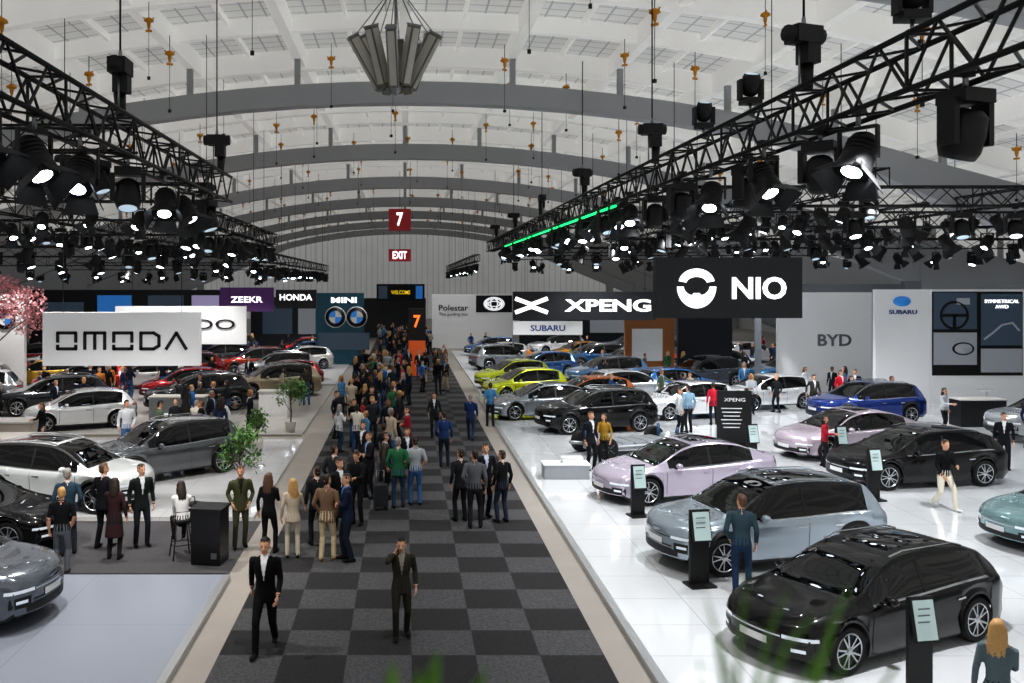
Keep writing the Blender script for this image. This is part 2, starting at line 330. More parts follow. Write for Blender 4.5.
def car(kind):
    K={'suv':dict(L=4.8,W=1.93,R=.37,xf=.92,wb=2.9,gc=.24,top=[(0,.72),(.05,.86),(.35,.98),(1.15,1.08),(1.35,1.17),(2.0,1.54),(2.4,1.635),(3.0,1.66),(3.8,1.62),(4.2,1.54),(4.5,1.27),(4.66,1.06),(4.8,.95)],
             belt=[(0,.70),(.05,.80),(.4,.9),(1.2,.98),(2.5,1.0),(4.0,1.06),(4.6,1.02),(4.8,.9)],ws=(1.2,2.2),rw=(4.2,4.6),sg=(1.45,4.15),roof=1.66),
       'wagon':dict(L=4.84,W=1.93,R=.36,xf=.9,wb=2.92,gc=.18,top=[(0,.58),(.06,.70),(.4,.84),(1.1,.96),(1.3,1.03),(2.0,1.37),(2.4,1.475),(2.9,1.51),(3.6,1.48),(4.15,1.38),(4.5,1.17),(4.7,1.0),(4.84,.88)],
             belt=[(0,.56),(.06,.66),(.4,.76),(1.2,.88),(2.5,.91),(4.0,.98),(4.6,.97),(4.84,.84)],ws=(1.15,2.25),rw=(4.15,4.6),sg=(1.5,4.2),roof=1.51),
       'sedan':dict(L=4.86,W=1.92,R=.35,xf=.9,wb=2.95,gc=.17,top=[(0,.56),(.06,.68),(.4,.82),(1.1,.94),(1.3,1.0),(2.05,1.36),(2.5,1.46),(2.9,1.48),(3.5,1.41),(4.1,1.21),(4.5,1.09),(4.8,1.03),(4.86,.9)],
             belt=[(0,.54),(.06,.64),(.4,.74),(1.2,.86),(2.5,.9),(4.0,.97),(4.7,.98),(4.86,.86)],ws=(1.15,2.3),rw=(3.45,4.4),sg=(1.5,3.95),roof=1.48),
       'hatch':dict(L=4.3,W=1.82,R=.33,xf=.82,wb=2.62,gc=.2,top=[(0,.64),(.05,.76),(.35,.88),(.95,.99),(1.15,1.07),(1.75,1.4),(2.1,1.5),(2.7,1.53),(3.4,1.48),(3.8,1.38),(4.08,1.12),(4.2,.98),(4.3,.85)],
             belt=[(0,.62),(.05,.72),(.4,.82),(1.0,.9),(2.2,.92),(3.6,.98),(4.15,.94),(4.3,.8)],ws=(1.0,1.95),rw=(3.75,4.12),sg=(1.25,3.7),roof=1.53)}[kind]
    Lc,W,R=K['L'],K['W'],K['R']; hw=W/2; top=pchip(K['top']); belt=pchip(K['belt'])
    pl=pchip([(0,.84),(.25,.94),(.9,1.0),(Lc/2,.985),(Lc-.9,1.0),(Lc-.25,.945),(Lc,.87)])
    xw=[K['xf'],K['xf']+K['wb']]; Ra=R+.05; zcn=R
    low=pchip([(0,K['gc']+.08),(.15,K['gc']),(Lc-.3,K['gc']),(Lc,K['gc']+.14)])
    xs=set(round(i*.06,4) for i in range(int(Lc/.06)+1)); xs|={.0,.03,Lc,Lc-.03}
    for c in xw:
        xs={x for x in xs if abs(x-c)>Ra+.02}; xs|={c-Ra-.004,c+Ra+.004}
        xs|={c-Ra*math.cos(math.pi*i/18) for i in range(19)}
    xs=sorted(xs)
    def curve(x,y):
        q=min(1,abs(y)/hw)
        if x<1.0: return x+.42*(1-x)**1.5*q**2.6
        if x>Lc-.9: return x-.30*((x-Lc+.9)/.9)**1.5*q**2.6
        return x
    st=[]
    for x in xs:
        w=hw*pl(x); bz=belt(x); tz=max(top(x),bz+.03); zl=low(x); ar=False
        for c in xw:
            if abs(x-c)<=Ra+.001: zl=max(zl,zcn+math.sqrt(max(0,Ra*Ra-(x-c)**2))-.0); ar=True
        gg=max(0,min(1,(tz-bz)/(K['roof']-.97*belt(Lc/2)))); wr=w*(.87-.2*gg)
        Z=lambda f: zl+.045+(bz-zl-.045)*f
        P=[(w*(.955 if not ar else 1.0),zl),(w*(.985 if not ar else 1.012),zl+.045),(w*.972,Z(.3)),(w*.988,Z(.58)),(w,Z(.78)),(w*.985,Z(.92)),(w*.945,bz),(w*.905,bz+.018),
           (wr,bz+.018+(tz-bz-.018)*.86),(wr*.94,bz+(tz-bz)*.955),(wr*.6,bz+(tz-bz)*.99),(0,tz)]
        st.append((x,P,gg))
    np_=12; mb=MB(); full=[]
    for x,P,gg in st:
        full.append([(x,-y,z) for y,z in P]+[(x,y,z) for y,z in P[-2::-1]])
    n=len(full[0]); vs=[V((Lc/2-curve(p[0],p[1]),p[1],p[2])) for r in full for p in r]
    fs=[];ms=[]
    for i in range(len(full)-1):
        xm=(st[i][0]+st[i+1][0])/2; gm=(st[i][2]+st[i+1][2])/2
        for j in range(n-1):
            k=j if j<np_-1 else n-2-j
            mi=0
            if k==0: mi=1
            if k==1 and kind=='suv' and any(abs(xm-c)<Ra for c in xw): mi=1
            if k==7 and K['sg'][0]<xm<K['sg'][1] and gm>.25: mi=2
            if k==6 and K['sg'][0]<xm<K['sg'][1] and gm>.2: mi=8
            if k in(8,) and K['sg'][0]<xm<K['sg'][1]: mi=1 if kind=='suv' else 0
            if k>=9 and (K['ws'][0]<xm<K['ws'][1] or K['rw'][0]<xm<K['rw'][1]): mi=2
            if k>=10 and kind!='hatch' and K['ws'][1]+.12<xm<min(3.6,K['rw'][0]-.12): mi=2
            fs.append((i*n+j,i*n+j+1,(i+1)*n+j+1,(i+1)*n+j)); ms.append(mi)
    mb.v+=[tuple(v) for v in vs]
    for f,q in zip(fs,ms): mb.f.append(list(f)); mb.m.append(q); mb.sm.append(True)
    # end caps
    for e in (0,-1):
        x,P,_=st[e]; G=[]
        for y,z in P[:-1]: G.append([V((Lc/2-curve(x,u*y),u*y,z)) for u in [-1+q/5 for q in range(11)]])
        G.append([V((Lc/2-curve(x,u*P[-2][0]*.5),u*P[-2][0]*.5,P[-1][1])) for u in [-1+q/5 for q in range(11)]])
        if e==-1: G=[g[::-1] for g in G]
        mb.rings(G,0,True,False,False)
    bv=BVHTree.FromPolygons([V(v) for v in mb.v],mb.f)
    mb.box((0,0,.42),(Lc-.5,W-.62,.36),1)
    def patch(side,u0,u1,z0,z1,mi,nu=8,nz=2,off=.008,sl=0):
        vs=[]
        for a in range(nz+1):
            for b in range(nu+1):
                u=u0+(u1-u0)*b/nu; z=z0+(z1-z0)*a/nz+sl*abs(u)
                if side in('F','R'):
                    s=1 if side=='F' else -1; h=bv.ray_cast(V((s*4,u,z)),V((-s,0,0)))[0]
                    if h is None: return
                    vs.append((h.x+s*off,u,z))
                else:
                    s=side; h=bv.ray_cast(V((u,s*2,z)),V((0,-s,0)))[0]
                    if h is None: return
                    vs.append((u,h.y+s*off,z))
        fs=[(a*(nu+1)+b,a*(nu+1)+b+1,(a+1)*(nu+1)+b+1,(a+1)*(nu+1)+b) for a in range(nz) for b in range(nu)]
        mb.add(vs,fs,mi,True)
    zf=K['top'][0][1]
    for s in(-1,1):
        patch('F',s*.48,s*.9*hw,zf-.055,zf-.0,6,8,2); patch('F',s*.54,s*.86*hw,zf-.29,zf-.12,1,6,2,.006); patch('F',s*.6,s*.8*hw,zf-.22,zf-.17,6,4,1,.012)
        patch('R',s*.5,s*.88*hw,.86,.93,7,6,2)
    if kind!='sedan': patch('F',-.46,.46,zf-.045,zf-.02,8,8,1)
    if kind=='suv':
        for i in range(4): patch('F',-.5,.5,K['gc']+.1+i*.055,K['gc']+.13+i*.055,1,10,1,.006)
    patch('F',-.62,.62,K['gc']+.1,K['gc']+.22,1,10,2,.005); patch('F',-.26,.26,zf-.2,zf-.09,9,4,1,.015)
    patch('R',-.85*hw,.85*hw,.885,.905,7,12,1,.006); patch('R',-.7,.7,K['gc']+.16,K['gc']+.3,1,10,2,.006); patch('R',-.26,.26,.62,.73,9,4,1,.015)
    for s in(-1,1):
        a=Lc/2-(xw[0]+Ra+.1); bb=Lc/2-(K['ws'][0]+1.55); c=Lc/2-(xw[1]-Ra+.12)
        for x in (a,bb,c): patch(s,x-.007,x+.007,K['gc']+.1,belt(Lc/2)-.01,10,1,8,.003)
        patch(s,c+.0,a,K['gc']+.075,K['gc']+.085,10,12,1,.004)
        patch(s,bb-.03,bb+.03,belt(Lc/2)+.03,K['roof']-.13,1,1,3,.004)
        for x in (bb+.28,c+.22): patch(s,x-.0,x-.2,belt(Lc/2)-.16,belt(Lc/2)-.13,8,4,1,.022)
        xm=Lc/2-(K['ws'][0]+.55); zm=belt(1.7)+.09
        mb.ell((xm,s*(hw+.06),zm),(.08,.12,.07),0,10,7); mb.tube([(xm,s*(hw-.1),zm-.06),(xm,s*(hw+.02),zm-.04)],[(.04,.02)]*2,1,6)
        if kind in('suv','wagon'):
            dz=K['roof']-1.66; mb.tube([(Lc/2-2.2,s*.6,1.61+dz),(Lc/2-2.5,s*.6,1.67+dz),(Lc/2-3.7,s*.59,1.65+dz),(Lc/2-3.95,s*.58,1.58+dz)],[.016]*4,8,6)
        for c in xw:   # wheels
            M=Matrix.Translation((Lc/2-c,s*(hw-.13),R))@Matrix.Rotation(-s*math.pi/2,4,'X')
            mb.rev([(R*.7,-.12),(R*.93,-.12),(R,-.09),(R,.09),(R*.93,.125),(R*.74,.125),(R*.7,.10)],M,3,28)
            mb.rev([(R*.71,.101),(R*.68,.12),(R*.65,.10),(R*.63,.03),(.05,.03)],M,5,28)
            mb.rev([(R*.735,.124),(R*.7,.131),(R*.665,.12)],M,4,28,caps=False)
            mb.rev([(.07,.03),(.07,.115),(.05,.125),(.001,.126)],M,4,12)
            for k in range(5):
                for dd in(-.16,.16):
                    q=2*math.pi*k/5+dd
                    a0=V((math.cos(q)*.05,math.sin(q)*.05,.105)); a1=V((math.cos(q+dd*.4)*R*.69,math.sin(q+dd*.4)*R*.69,.11))
                    mb.tube([M@a0,M@a1],[.022,.017],4,4,sm=False)
    me=mb.mesh('car_'+kind,[PAINT0,CLAD,GLASS,TYRE,RIM,RIMD,HEAD,TAIL,CHROME,PLATE,SEAM])
    import bmesh
    bm=bmesh.new(); bm.from_mesh(me); bmesh.ops.remove_doubles(bm,verts=bm.verts,dist=.0004); bm.to_mesh(me); bm.free()
    me.set_sharp_from_angle(angle=math.radians(40))
    return me
CM={k:car(k) for k in('suv','sedan','hatch','wagon')}
def paint(h,metal=.55):
    if metal==0: return mat('car_paint_'+h.strip('#'),h,.3,0,coat=.7,spec=.1)
    return mat('car_paint_'+h.strip('#'),h,.2,metal,coat=1)
CARS=[]
def putcar(k,x,y,ang,h,z=.1,metal=.5,sc=1):
    o=place('car',CM[k],(x,y,z),ang,sc); s=o.material_slots[0]; s.link='OBJECT'; s.material=paint(h,metal); CARS.append(o); return o
# right hand stand
putcar('wagon',7.42,14.55,205,'#040405',metal=0,sc=1.0)
putcar('suv',7.45,18.7,193,'#9facb7',sc=1.03)
putcar('sedan',7.5,24.3,195,'#beb5c6',metal=.4,sc=1.03)
putcar('wagon',14.65,25.9,190,'#060607',metal=0,sc=1.03)
putcar('sedan',14.75,30.0,195,'#c4b7c3',metal=.4,sc=1.03)
putcar('wagon',15.15,19.7,186,'#7f9fa2')
putcar('suv',7.4,35,193,'#060607',metal=0)
for a in [('suv',19.0,37.2,190,'#1b3a86'),('hatch',16.6,41.3,195,'#dfe2e4'),('hatch',12.0,38.4,195,'#e2e4e6'),('suv',23.8,33,185,'#aeb3b7'),
          ('hatch',8.3,40.6,190,'#c96a2a'),('hatch',5.9,44.4,195,'#c6d21f')]: putcar(*a)
putcar('sedan',5.9,38.4,190,'#8d9399'); putcar('hatch',5.9,49.5,200,'#cfdc1e',z=.08,metal=.1)
for x,y,k,h in ((10.9,43.8,'hatch','#c7cbd0'),(11.2,50,'suv','#6e97c4'),(16.5,49.8,'suv','#3d454e'),(21.5,50.2,'suv','#4a7fb0'),(14,56.5,'suv','#20242a'),(8.5,55.5,'hatch','#2f5f9a'),(20,56.5,'suv','#c9ccd0'),(26,57,'sedan','#8a1c22'),(6.8,64,'hatch','#d8dadb'),(12.5,65,'hatch','#d9961c'),(18,65,'suv','#35506e'),(25,65,'hatch','#e3e3e3'),(28,52,'suv','#dfe0e1'),(29.5,36.5,'suv','#1b1d20'),(6.8,71,'hatch','#4a6e9b'),(12,71.5,'suv','#dfe2e4'),
    (13.5,46.0-1.2,'hatch','#3a6ea8'),(6.6,59.8,'suv','#8d9399'),(12.8,60.8,'suv','#2a5c8f'),(19,61,'hatch','#b32026'),(18,71.5,'suv','#20242a'),(24,71.5,'hatch','#d9d9d9')):
    putcar(k,x,y,random.choice((185,195,200,15)),h,z=.08 if y>46 else .1)
# left stands
putcar('suv',-7.15,26.9,222,'#55595d',z=.08)
putcar('suv',-8.9,23.5,-14,'#d5dada',z=.08,metal=.2)
putcar('suv',-8.35,15.5,-6,'#5f656e')
putcar('sedan',-9.9,20.2,-5,'#0a0a0c',z=.01,metal=0)
putcar('hatch',-12.9,35.8,205,'#e8eaec',z=.08)
for x,y,k,h,a in ((-18,31,'suv','#2c3136',20),(-15.5,39.8,'suv','#2a2f35',200),(-21,38.5,'hatch','#7d1b1f',190),(-9.3,40.6,'suv','#15171b',205),(-11,44.8,'hatch','#b01820',200),(-16.5,46,'suv','#c21d22',195),(-6.6,45.5,'suv','#b4a58c',205),(-22.5,46,'suv','#d7d9da',190),
                (-7.5,53.2,'suv','#c9ccd0',200),(-13,53,'suv','#8e151b',195),(-19,53,'sedan','#2d4a7c',190),(-25,54,'suv','#c22026',10),(-6.9,60.2,'hatch','#efefef',200),(-12.5,61,'suv','#24303c',190),(-18,61.5,'hatch','#e0a020',195),(-25,61,'suv','#a31b1f',190),(-8,70,'hatch','#b01a20',200),(-14,71.5,'suv','#3a5a88',190),
                (-6.6,49.2,'hatch','#8c2026',195),(-14,49.3,'hatch','#d8d9da',195),(-20.5,42.2,'suv','#a8adb2',195),(-15.8,57,'hatch','#b81c22',195),(-9.5,57,'suv','#b0372a',200),(-22,57.2,'suv','#e4e4e4',190),(-7.2,65,'hatch','#2f62a0',195),(-20,50,'hatch','#c9a33a',190)):
    putcar(k,x,y,a,h,z=.08)
# ---------------------------------------------------------------- people
def ik(a,c,l1,l2,hint):
    d=c-a; D=min(d.length,.998*(l1+l2)); d.normalize(); x=(l1*l1-l2*l2+D*D)/(2*D); h=math.sqrt(max(0,l1*l1-x*x))
    p=(hint-d*hint.dot(d)).normalized(); return a+d*x+p*h, a+d*D
ARM={'down':((.25,-.03,.91),(.3,1,0)),'fwd':((.23,-.2,.96),(.3,1,-.2)),'back':((.25,.16,.93),(.4,1,0)),'ear':((.125,-.07,1.50),(1,-.2,-1)),
     'hold':((.07,-.33,1.17),(.5,.4,-1)),'pocket':((.185,-.07,.96),(.8,1,0)),'cross':((-.03,-.19,1.17),(.8,.2,-1)),'point':((.16,-.46,1.28),(.6,.2,-1)),'lap':((.1,-.30,.98),(.6,.6,-.6)),'chest':((.05,-.22,1.28),(.8,.2,-1))}
def figure(name,feet=((-.1,0,0),(.1,0,0)),arms=('down','down'),pel=(0,0,.93),lean=2,twist=0,yaw=0,pitch=0,hem='jacket',hair='short',fem=False,vox=.019,suit=True,sleeve=True,kneehint=(0,-1,.0)):
    T=Matrix.Translation(pel)@Matrix.Rotation(math.radians(twist),4,'Z')@Matrix.Rotation(math.radians(lean),4,'X')@Matrix.Translation((0,0,-.93))
    T2=T@Matrix.Translation((0,0,1.5))@Matrix.Rotation(math.radians(yaw),4,'Z')@Matrix.Rotation(math.radians(pitch),4,'X')@Matrix.Translation((0,0,-1.5))
    mb=MB(); k=.9 if fem else 1; post=MB()
    tp=lambda L_:[T@V(p) for p in L_]
    # torso (top)
    hz={'jacket':.80,'tee':.9,'coat':.48,'vest':.88}[hem]
    Z=[(1.49,.065,.06),(1.455,.135*k,.075),(1.41,.178*k,.098),(1.33,.178*k,.115),(1.24,.168*k,.118),(1.13,.145*k,.106),(1.03,.148*k,.108),(.93,.168,.122)]
    if hz<.9: Z.append((.86,.175,.13))
    if hz<.85: Z.append((hz,.178 if hz>.6 else .20,.132 if hz>.6 else .17))
    else: Z.append((hz-.0,.165,.12))
    mb.tube(tp([(0,.0,z) for z,_,_ in Z]),[(a,b) for _,a,b in Z],1,16,3)
    mb.tube(tp([(0,.0,1.0),(0,0,.9),(0,.005,.82)]),[(.14,.10),(.155,.115),(.12,.10)],3,14,3,rnd=True)
    mb.tube([T@V((0,.012,1.44)),T2@V((0,.0,1.56))],[.056*k**.5,.052],0,10,3)
    # collar
    mb.tube(tp([(0,.012,1.47),(0,.01,1.505)]),[.072,.064],1 if not suit else 2,12,2)
    for i,s in enumerate((-1,1)):
        hip=V(pel)+Matrix.Rotation(math.radians(twist*.5),3,'Z')@V((s*.088,0,-.03)); f=V(feet[i]); ank=f+V((0,.02,.085))
        kn,ank=ik(hip,ank,.42,.415,V(kneehint)+V((s*.12,0,0)))
        r=1.0 if not fem else .94
        mb.tube([hip,hip.lerp(kn,.5),kn,kn.lerp(ank,.45),ank+V((0,0,-.02))],[(.088*r,.098*r),(.078*r,.084*r),(.06*r,.064*r),(.058*r,.064*r),(.052*r,.056*r)],3,12,4,rnd=True)
        d=V((s*.12,-1,0)).normalized()
        base=ank+V((0,0,-.045))
        mb.tube([base-d*.07,base-d*.02,base+d*.07,base+d*.15,base+d*.19],[(.03,.033),(.04,.042),(.043,.033),(.043,.026),(.03,.02)],4,10,2,rnd=True)
        sh=T@V((s*.185*k,.01,1.415)); w,h=ARM[arms[i]]
        wt=T@V((s*w[0],w[1],w[2])); el,wt=ik(sh,wt,.285,.25,(T.to_3x3()@V((s*h[0],h[1],h[2]))))
        mb.tube([sh-(T.to_3x3()@V((s*.04,0,-.0))),sh,sh.lerp(el,.5),el],[(.05,.05),(.061*k,.063*k),(.053*k,.055*k),(.046*k,.047*k)],1,10,4,rnd=True)
        mb.tube([el,el.lerp(wt,.35),wt],[.046*k,.045*k,.034*k if not sleeve else .037],1 if sleeve else 0,10,4,rnd=True)
        t=(wt-el).normalized(); a,b=frame(t); hd=wt+t*.02
        mb.tube([wt-t*.02,hd+t*.01,hd+t*.05,hd+t*.085],[(.02,.027),(.019,.036),(.018,.043),(.014,.04)],0,8,2,rnd=True)
        for q,(ofs,ln) in enumerate(((-.031,.07),(-.011,.08),(.011,.074),(.031,.058))):
            p0=hd+t*.075+b*ofs; p1=p0+t*ln*.5-a*s*.012; p2=p1+t*ln*.42-a*s*.03
            post.tube([p0,p1,p2],[.0095,.009,.007],0,6,rnd=True)
        sd=-1 if b.y>0 else 1
        p0=hd+t*.025+b*sd*.03; p1=p0+t*.03+b*sd*.028-a*s*.006; post.tube([p0,p1,p1+t*.03+b*sd*.004-a*s*.01],[.012,.0105,.008],0,6,rnd=True)
        if arms[i]=='ear': post.box(hd+t*.06-a*s*.03,(.012,.07,.14),6)
    H=lambda c:T2@V(c); R2=T2.to_3x3()
    mb.ell(H((0,.012,1.655)),(.075,.093,.1),0,16,12,R2); mb.ell(H((0,-.024,1.598)),(.058,.068,.084),0,14,10,R2)
    mb.tube([H((0,-.086,1.645)),H((0,-.108,1.605)),H((0,-.09,1.597))],[.009,.018,.012],0,8,2,rnd=True)
    for s in(-1,1):
        mb.ell(H((s*.077,.012,1.622)),(.014,.022,.034),0,8,6,R2)
        post.ell(H((s*.029,-.083,1.638)),(.012,.008,.006),6,8,5,R2); post.tube([H((s*.014,-.089,1.657)),H((s*.044,-.08,1.659))],[.004,.003],5,5)
    post.ell(H((0,-.09,1.562)),(.023,.006,.005),7,8,5,R2)
    if hair!='bald':
        mb.ell(H((0,.034,1.68)),(.083,.088,.088),5,18,12,R2); mb.ell(H((0,-.012,1.735)),(.062,.055,.034),5,14,8,R2); mb.ell(H((0,.07,1.62)),(.07,.045,.07),5,12,8,R2)
    if hair=='long':
        mb.tube([H((0,.05,1.7)),H((0,.075,1.58)),H((0,.085,1.46)),H((0,.09,1.36))],[(.085,.06),(.098,.055),(.105,.045),(.07,.03)],5,14,4,rnd=True)
        for s in(-1,1): mb.tube([H((s*.075,.01,1.68)),H((s*.088,.01,1.56)),H((s*.09,.0,1.46))],[(.022,.04),(.024,.04),(.018,.03)],5,8,3,rnd=True)
    if hair=='bun': mb.ell(H((0,.115,1.68)),(.036,.036,.036),5,10,8,R2)
    me=bpy.data.meshes.new('tmp'); me.from_pydata(mb.v,[],mb.f); o=bpy.data.objects.new('tmp',me); S.collection.objects.link(o)
    rm=o.modifiers.new('r','REMESH'); rm.mode='VOXEL'; rm.voxel_size=vox; sm=o.modifiers.new('s','SMOOTH'); sm.iterations=2; sm.factor=.5
    bpy.context.view_layer.update(); dg=bpy.context.evaluated_depsgraph_get(); em=bpy.data.meshes.new_from_object(o.evaluated_get(dg)); bpy.data.objects.remove(o)
    kd=kdtree.KDTree(len(mb.v))
    for i,v in enumerate(mb.v): kd.insert(v,i)
    kd.balance(); out=MB(); out.v=[tuple(v.co) for v in em.vertices]; Ti=T.inverted()
    for p in em.polygons:
        _,i,_=kd.find(p.center); l=mb.lab[i]
        if l==1 and suit:
            q=Ti@p.center
            if q.y<-.03 and 1.1<q.z<1.5 and abs(q.x)<(q.z-1.14)*.17: l=2
        out.f.append(list(p.vertices)); out.m.append(l); out.sm.append(True)
    o0=len(out.v); out.v+=post.v
    for f,q in zip(post.f,post.m): out.f.append([i+o0 for i in f]); out.m.append(q); out.sm.append(True)
    fm=out.mesh(name,[SKIN,CL('#222222'),CL('#e6e6e6'),CL('#1d1d20'),CL('#0e0e0e'),HAIR['#2a1c12'],mat('eye_dark','#1a1410',.2),mat('lips','#8e4a42',.5)])
    bpy.data.meshes.remove(em); return fm
SKIN=mat('skin','#c99679',.5,noise=.05)
def CL(h): return mat('cloth_'+h.strip('#'),h,.85,noise=.15,nscale=30,spec=.2)
HAIR={h:mat('hair_'+h.strip('#'),h,.6,noise=.3,nscale=60) for h in('#2a1c12','#120e0c','#5a4030','#8d8a86','#b08a55')}
F={}
W1=((-.09,-.30,0.0),(.09,.24,.05)); ST=((-.11,.02,0),(.12,-.03,0)); ST2=((-.13,-.06,0),(.1,.06,0))
F['walk']=figure('p_walk',W1,('back','fwd'),pel=(0,0,.885),lean=4,vox=.013)
F['phone']=figure('p_phone',((-.1,-.12,0),(.1,.1,0.01)),('ear','down'),pel=(0,0,.92),yaw=-8,pitch=6,vox=.013)
F['back']=figure('p_back',ST2,('down','pocket'),twist=5,yaw=20,hem='tee',suit=False,vox=.014)
F['stand']=figure('p_stand',ST,('down','down'),yaw=15)
F['pocket']=figure('p_pocket',ST2,('pocket','pocket'),twist=-6,yaw=-15)
F['hold']=figure('p_hold',ST,('hold','hold'),pitch=14,hem='tee',suit=False)
F['cross']=figure('p_cross',ST2,('cross','cross'),yaw=10)
F['tee']=figure('p_tee',ST,('pocket','down'),hem='tee',suit=False,sleeve=False)
F['point']=figure('p_point',ST,('down','point'),yaw=-10)
F['wcoat']=figure('w_coat',ST,('down','hold'),hem='coat',hair='long',fem=True,pitch=6)
F['wstand']=figure('w_stand',ST2,('hold','down'),hem='tee',hair='long',fem=True,suit=False,yaw=-15)
F['wsuit']=figure('w_suit',ST,('chest','down'),hem='jacket',hair='long',fem=True,yaw=20)
F['wback']=figure('w_back',ST2,('down','down'),hem='jacket',hair='bun',fem=True,suit=False)
F['wwalk']=figure('w_walk',W1,('fwd','back'),pel=(0,0,.885),lean=3,fem=True,hair='long',hem='jacket')
F['mwalk']=figure('m_walk2',((-.09,.24,.05),(.09,-.28,0)),('fwd','hold'),pel=(0,0,.89),lean=4,hem='tee',suit=False)
F['sit']=figure('w_sit',((-.1,-.34,.32),(.11,-.3,.30)),('lap','lap'),pel=(0,0,.82),lean=8,pitch=10,fem=True,hair='long',hem='tee',suit=False,kneehint=(0,-1,.6))
SK={h:mat('skin_'+h.strip('#'),h,.5,noise=.05) for h in('#d6a486','#c08b6c','#8a5b40','#dcae90')}
def person(pose,x,y,rot,H=1.75,top='#1a1b1f',shirt='#e4e6ea',tr='#1b1c20',hair='#2a1c12',z=0,skin='#d6a486',shoe='#121212'):
    fem=pose.startswith('w') and pose!='walk' or pose=='sit'
    o=place('woman' if fem else 'man',F[pose],(x,y,z-.004+(.012 if z==0 else 0)),rot,H/1.76)
    for i,m in ((0,SK[skin]),(1,CL(top)),(2,CL(shirt)),(3,CL(tr)),(4,CL(shoe)),(5,HAIR[hair])):
        o.material_slots[i].link='OBJECT'; o.material_slots[i].material=m
    ALL.append((x,y)); return o
ALL=[(-2.2,14.4),(-4.4,34.6),(-5.0,30.4),(-4.2,22.9),(.75,56.6),(7.6,30.2),(-9.2,36.6),(-5.6,38.5)]
P=person
P('walk',-2.2,14.2,-4,1.84,'#0c0d11','#f0f2f4','#0d0e12','#120e0c')
P('phone',-.06,14.7,4,1.66,'#34322a','#8f8b80','#2a2923','#120e0c')
P('back',6.15,16.45,165,1.84,'#33454f','#33424d','#22344e','#5a4030',z=.1,shoe='#8a6a45')
P('wstand',7.05,10.7,150,1.70,'#56646a','#4a5356','#2a2a2c','#b08a55',z=.1)
P('mwalk',13.6,22.7,10,1.8,'#121316','#17181b','#e0d8c8','#2a1c12',z=.1,shoe='#d8d8d8')
P('tee',-6.85,17.95,190,1.72,'#121417',tr='#5b5f66',hair='#b08a55',z=.01)
P('pocket',-7.2,19.2,200,1.84,'#2f4452',tr='#2b3038',hair='#8d8a86'); P('pocket',-6.6,19.7,160,1.85,'#1a1c22',tr='#1a1c22',hair='#5a4030')
P('wcoat',-6.1,18.9,180,1.70,'#3a2428',tr='#222326'); P('stand',-5.8,19.8,30,1.82,'#1e2423',tr='#24262b')
P('sit',-4.72,19.05,205,1.70,'#f0efed',tr='#1c1c20',hair='#2a1c12')
P('pocket',-3.6,19.7,20,1.8,'#4b4d35','#20221e','#424434','#5a4030'); P('wstand',-2.92,19.3,170,1.72,'#1a1a1c',tr='#161618',hair='#5a4030')
P('wsuit',-2.37,19.0,190,1.66,'#b8ab98','#d8d0c4','#c0b5a4','#b08a55'); P('stand',-1.95,19.9,200,1.74,'#222326')
P('pocket',-1.63,18.8,170,1.80,'#77604f','#6a5648','#c4b394','#2a1c12',shoe='#7a5230'); P('cross',-1.2,18.75,-80,1.83,'#1b2740','#5c86c4','#1f2733','#120e0c')
P('stand',-1.5,20.6,30,1.78,'#1d1f22'); P('hold',-1.15,21.6,-20,1.78,'#1a1b1e'); P('pocket',-1.75,22.2,160,1.8,'#2a2c30')
P('cross',-.95,24.2,-60,1.8,'#22242a','#9db6d8'); P('stand',-.55,24.1,100,1.8,'#4a4740'); P('pocket',-.18,23.2,180,1.82,'#2f6a48',tr='#30405a',hair='#8d8a86'); P('tee',.27,23.5,190,1.78,'#a4aab0',tr='#3d6292')
P('pocket',.05,25,20,1.78,'#1a2130'); P('stand',-1.2,26,-30,1.8,'#22252c'); P('wback',-.6,26.3,150,1.68,'#2c2e31')
P('stand',1.35,21.9,200,1.76,'#23252a'); P('back',1.65,21.3,175,1.85,'#5d5f64',tr='#222327'); P('pocket',1.98,22.2,20,1.84,'#1c1e24','#c8d4e8','#1c1e24'); P('stand',2.35,21.8,-150,1.74,'#141518',tr='#2a3242')
P('back',1.23,28.4,180,1.74,'#243a66',tr='#1f2735'); P('mwalk',2.4,33,170,1.75,'#1f3562',tr='#2a3a55',hair='#8d8a86'); P('wwalk',1.1,34,0,1.7,'#2b2d31'); P('tee',3.45,36.4,180,1.76,'#4b86b4',tr='#22252b')
P('stand',5.65,27.4,30,1.8,'#1b1e25',z=.1); P('wstand',6.2,28.0,-40,1.66,'#9a7a2f',z=.1,hair='#120e0c')
P('stand',12.2,32.9,180,1.78,'#27313c',z=.1); P('hold',12.9,34,150,1.74,'#1b1c1f',z=.1); P('back',10.8,34.3,190,1.82,'#8fb0c5',tr='#24262b',z=.1); P('pocket',10.2,33.5,90,1.8,'#c9ccd0',z=.1)
P('wstand',13.0,27.9,60,1.6,'#a32436',z=.1,hair='#120e0c'); P('wback',12.4,36.2,170,1.7,'#c0243a',z=.1)
P('stand',21.5,31,10,1.8,'#1f2c46','#dfe3ea',z=.1,skin='#8a5b40'); P('wstand',20.6,34.4,30,1.7,'#bcbfc4',z=.1); P('stand',18.3,27.5,-30,1.75,'#1b1d20',z=.1); P('tee',16.9,22.6,30,1.78,'#a9adb3',tr='#4a4d52',z=.1)
P('stand',19.6,40.5,20,1.8,'#c62033',z=.1); P('pocket',20.4,40.8,-20,1.8,'#20242c',z=.1)
DK=['#17181b','#1c2029','#22252b','#1b2435','#2a2c30','#30343a','#111214','#23304a','#3d3a36','#25292c']; CO=['#4b7fa6','#a0a6ac','#7a6250','#356b48','#a02a38','#d9dce0','#b8ab98','#2f6fb0','#5d6a55','#ded8cc','#38588c','#c07a3a']
